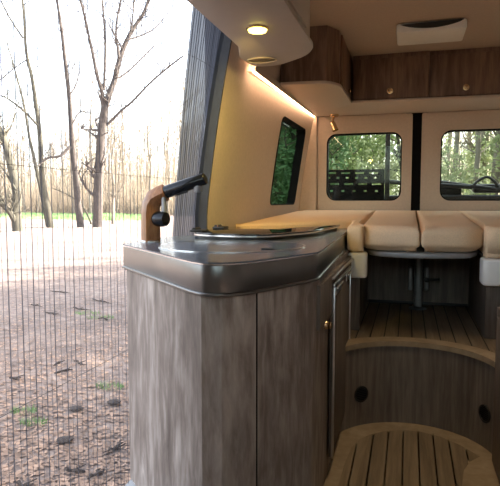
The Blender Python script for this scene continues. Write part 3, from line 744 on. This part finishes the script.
for k, ((px, py), lab) in enumerate(tl):
    p = at_z(px, py, ZG - .02)
    tag(blades('grass_tuft', '', [(p.x, p.y, .13 * p.y / 4, .08 * p.y / 4)], 150, .045, 20 + k), lab, 'grass tuft', 'grass tufts on the forest floor')
# litter and sticks on the near ground
rg = random.Random(21); m = MB()
for _ in range(7000):
    px = rg.uniform(-30, 135); py = 262 + 240 * rg.random() ** 1.1; p = at_z(px, py, ZG); p.z = gz(p.x, p.y) + .004
    s_ = rg.uniform(.008, .028); a = rg.uniform(0, 6.28); u = Vector((math.cos(a), math.sin(a), rg.uniform(-.3, .3))) * s_; w = Vector((-math.sin(a), math.cos(a), rg.uniform(-.3, .3))) * s_ * .55
    m.bm.faces.new([m.bm.verts.new(c_) for c_ in (p - u, p + w, p + u, p - w)])
tag(m.build('leaf_litter', M['litter'], smooth=False), 'dry brown leaves scattered over the near ground', 'leaf litter', None, 'stuff')
sticks = [((52, 290, 70, 292), 'dark stick lying farthest from the van at the rim of the shade'), ((30, 303, 42, 305), None), ((72, 306, 88, 310), None), ((46, 311, 60, 314), None), ((92, 298, 112, 303), None), ((100, 318, 110, 320), None), ((56, 374, 72, 370), None), ((10, 379, 22, 378), None), ((52, 366, 64, 362), None), ((76, 362, 86, 366), None), ((108, 450, 122, 442), None), ((66, 468, 84, 469), None), ((20, 478, 30, 484), None), ((92, 476, 100, 468), None)]
rg = random.Random(31)
for k, ((xa, ya, xb, yb), lab) in enumerate(sticks):
    a, b = at_z(xa, ya, ZG), at_z(xb, yb, ZG); a.z = gz(a.x, a.y) + .012; b.z = gz(b.x, b.y) + .012; q = [a.lerp(b, t_ / 5) + Vector((rg.uniform(-.02, .02), rg.uniform(-.02, .02), rg.uniform(0, .012))) for t_ in range(6)]
    m = MB(); m.tube(q, [.006, .011, .008, .012, .007, .003], 6)
    m.tube([q[2], q[2] + Vector((.05, .06, .015))], [.006, .003], 5)
    tag(m.build('dead_stick', M['stick']), lab or 'dark dead stick lying on the shaded forest floor', 'stick', 'dead sticks on the forest floor')
for k, ((px, py), lab) in enumerate((((65, 438), 'brown leaf clump on the ground at the lower middle of the screen'), ((76, 408), 'dark bark clump above the brown leaf clump'), ((114, 402), 'dark clump on the ground beside the kitchen front'))):
    p = at_z(px, py, ZG); m = MB(); bmesh.ops.create_icosphere(m.bm, subdivisions=3, radius=.05)
    for v in m.bm.verts: v.co = v.co * rg.uniform(.75, 1.15); v.co.z *= .25; v.co += Vector((p.x, p.y, gz(p.x, p.y) + .015))
    tag(m.build('leaf_clump', M['stick']), lab, 'clump', 'clumps on the forest floor')

# trees behind the van
def leafy(name, label, X_, Y_, h, r, crown, n, lm, seed, group, cz=None, ls_=.09, bark=None):
    rg = random.Random(seed); th = thing(name, label, 'tree', (X_, Y_, ZG - .05), group)
    m, b = MB(), MB(); q = [Vector((X_, Y_, ZG - .3))]
    for k in range(6): q.append(q[-1] + Vector((rg.uniform(-.12, .12), rg.uniform(-.12, .12), h / 6)))
    m.tube(q, [r * (1 - .1 * k) for k in range(7)], 8); qs = smooth_pts(q, 3); twigs(b, qs, r * .3, 14, crown * 1.1, rg, 1, .1)
    m.build('trunk', bark or M['bark_green'], th); b.build('branches', bark or M['bark_green'], th)
    if n:
        f = MB(); z0 = ZG + (h * .15 if cz is None else cz)
        blobs = [(Vector((X_ + rg.uniform(-.8, .8) * crown, Y_ + rg.uniform(-.8, .8) * crown, rg.uniform(z0, ZG + h))), crown * rg.uniform(.3, .6)) for _ in range(16)]
        for _ in range(n):
            c_, rr = rg.choice(blobs); d = Vector((rg.gauss(0, 1), rg.gauss(0, 1), rg.gauss(0, 1))).normalized() * rr * rg.random() ** .4; p = c_ + d
            u = Vector((rg.gauss(0, 1), rg.gauss(0, 1), rg.gauss(0, 1))).normalized() * ls_ * rg.uniform(.5, 1.2); w = u.orthogonal().normalized() * u.length * .55
            f.bm.faces.new([f.bm.verts.new(c2) for c2 in (p - u, p + w, p + u, p - w)])
        f.build('foliage', lm, th, smooth=False)
    return th
def XY(px, Y): d = ray(px, 199); return d.x / d.y * Y
G_ = 'trees behind the van'
for k, (px, Y, h, cr, n, lm) in enumerate(((338, 11, 3.0, 1.0, 7000, 'leaf'), (362, 12.5, 3.1, 1.0, 7000, 'leaf_pale'), (350, 14.5, 3.6, 1.2, 6000, 'leaf'), (328, 13.2, 3.5, 1.1, 6000, 'leaf_pale'), (394, 13, 3.4, .8, 2500, 'leaf_pale'), (378, 16, 3.9, 1.1, 3000, 'leaf'))):
    leafy('leafy_tree', 'sunlit green leafy tree seen through the left rear window', XY(px, Y), Y, h, .10, cr, n, M[lm], 100 + k, G_, None, .05)
for k, (px, Y, h, r) in enumerate(((452, 13, 8, .07), (462, 16, 9, .10), (473, 11, 8, .06), (481, 14, 9, .13), (492, 12, 9, .11), (445, 19, 9, .09), (468, 22, 9, .10), (500, 17, 9, .14), (486, 24, 9, .1), (456, 26, 9, .12))):
    leafy('slim_tree', 'slim tree with tan trunk seen through the right rear window', XY(px, Y), Y, h, r, 1.0, 2200, M['leaf_pale'], 130 + k, 'slim trees behind the van', 0, .07, M['bark_pale'])
for k, (px, Y, cr) in enumerate(((268, 8.2, .9), (283, 9.4, 1.0), (298, 8.6, .9), (256, 9.6, 1.0), (291, 10.8, 1.1), (310, 10.2, .9))):
    leafy('evergreen_tree', 'dark evergreen tree seen through the side window', XY(px, Y), Y, 3.9, .08, cr, 5000, M['needle'], 160 + k, 'evergreens beside the van', -.2, .06)
brush('undergrowth', 'tall tangle of dry stems far behind the slim trees', 27, 40, 430, 530, 1200, 6, M['twig'], 12, r=.03)
brush('undergrowth', 'pale brambles behind the van under the leafy trees', 9, 20, 318, 520, 900, 1.6, M['twig'], 8, r=.02)

for k, (x, y, h) in enumerate(((4.8, 7.0, 9), (7.2, 8.6, 10), (4.9, 9.9, 9), (7.6, 11.6, 10), (4.4, 4.4, 8), (9.6, 9.8, 11), (7.0, 5.8, 9), (5.2, 11.9, 10), (6.9, 13.0, 10), (8.6, 13.4, 11))):  # unseen evergreens added to shade the ground and block sun at the rear windows
    leafy('evergreen_tree', 'unseen tall evergreen added off the rear right corner to shade the ground', x, y, h, .16, 2.0, 8000, M['needle'], 190 + k, 'unseen evergreens added for shade', .6, .13)

# bike carrier on the rear doors
bc = thing('bike_carrier', 'black bike carrier with slotted panel outside the rear windows', 'bike carrier', (.1, 4.75, .9))
def at(px, py, y): return at_y(px, py, y)
m = MB(); a0 = at(322, 170, 4.75); a1 = at(384, 200, 4.75)
out = [(a0.x, a1.z), (a1.x, a1.z), (a1.x, a0.z), (a0.x, a0.z)]; holes = []
for row, (py0, py1, n, wd) in enumerate(((172, 174, 4, 9), (183, 185, 4, 9), (176.8, 178.8, 6, 3), (190, 192, 5, 3))):
    for k in range(n):
        px = 327 + k * (56 / n) + (3 if row % 2 else 0)
        p, q = at(px, py1, 4.75), at(px + wd, py0, 4.75)
        if q.x < a1.x - .01: holes.append([(p.x, p.z), (q.x, p.z), (q.x, q.z), (p.x, q.z)])
t, pl, d = m.holed(out, holes, (0, .02, 0), lambda a, b: Vector((a, 4.75, b))); m.finish_holed(t, pl, d)
m.build('slotted_panel', M['rubber'], bc, smooth=False)
p, q = at(384, 225, 4.72), at(391, 110, 4.72)
MB().box((p.x, 4.71, p.z), (q.x, 4.75, q.z), .006).build('upright', M['black'], bc)
m = MB(); m.tube([at(383, 181, 4.8), at(402, 183, 4.8), at(440, 185, 4.8), at(470, 187, 4.8)], .018, 10); m.build('rail', M['black'], bc)
m = MB(); m.tube([at(384, 198, 4.8), at(440, 197.5, 4.8), at(520, 197.5, 4.8)], .022, 10); m.build('rail', M['black'], bc)
m = MB(); m.tube(smooth_pts([at(470, 189, 4.85), at(478, 181, 4.85), at(487, 177, 4.85), at(494, 181, 4.85), at(500, 189, 4.85)]), .011, 8); m.tube([at(440, 182, 4.85), at(470, 186, 4.85), at(505, 190, 4.85)], .016, 8)
m.build('wheel_tray', M['black'], bc)
m = MB(); u, w = at(455, 186, 4.86), at(508, 199, 4.86)
m.box((at(440, 190, 4.86).x, 4.86, at(440, 198, 4.86).z), (at(462, 190, 4.86).x, 4.90, at(440, 184, 4.86).z), .02); m.box((at(473, 190, 4.86).x, 4.86, at(473, 193, 4.86).z), (at(520, 190, 4.86).x, 4.9, at(473, 184, 4.86).z), .02)
m.build('clamp_block', M['black'], bc)

# ================================================================ LIGHT
w = bpy.data.worlds.new('sky'); sc.world = w; w.use_nodes = True; nt = w.node_tree
bg = nt.nodes['Background']; sky = nt.nodes.new('ShaderNodeTexSky'); sky.sky_type = 'NISHITA'; sky.sun_disc = False
sky.sun_elevation = R(27); sky.sun_rotation = R(58); sky.air_density = 1.0; sky.dust_density = 3.0; sky.ozone_density = 1
hs = nt.nodes.new('ShaderNodeHueSaturation'); hs.inputs['Saturation'].default_value = .45
nt.links.new(sky.outputs[0], hs.inputs['Color']); nt.links.new(hs.outputs[0], bg.inputs[0]); bg.inputs[1].default_value = .69
su = bpy.data.lights.new('sun', 'SUN'); so = bpy.data.objects.new('sun', su); COL.objects.link(so)
su.energy = 17; su.color = (1, .93, .82); su.angle = R(.6)
so.rotation_euler = Vector((-.80, -.50, -.46)).to_track_quat('-Z', 'Y').to_euler(); so.location = (8, -2, 8)
vs = sc.view_settings; vs.view_transform = 'Standard'; vs.look = 'None'; vs.gamma = 1; vs.use_curve_mapping = False; vs.exposure = 0.85
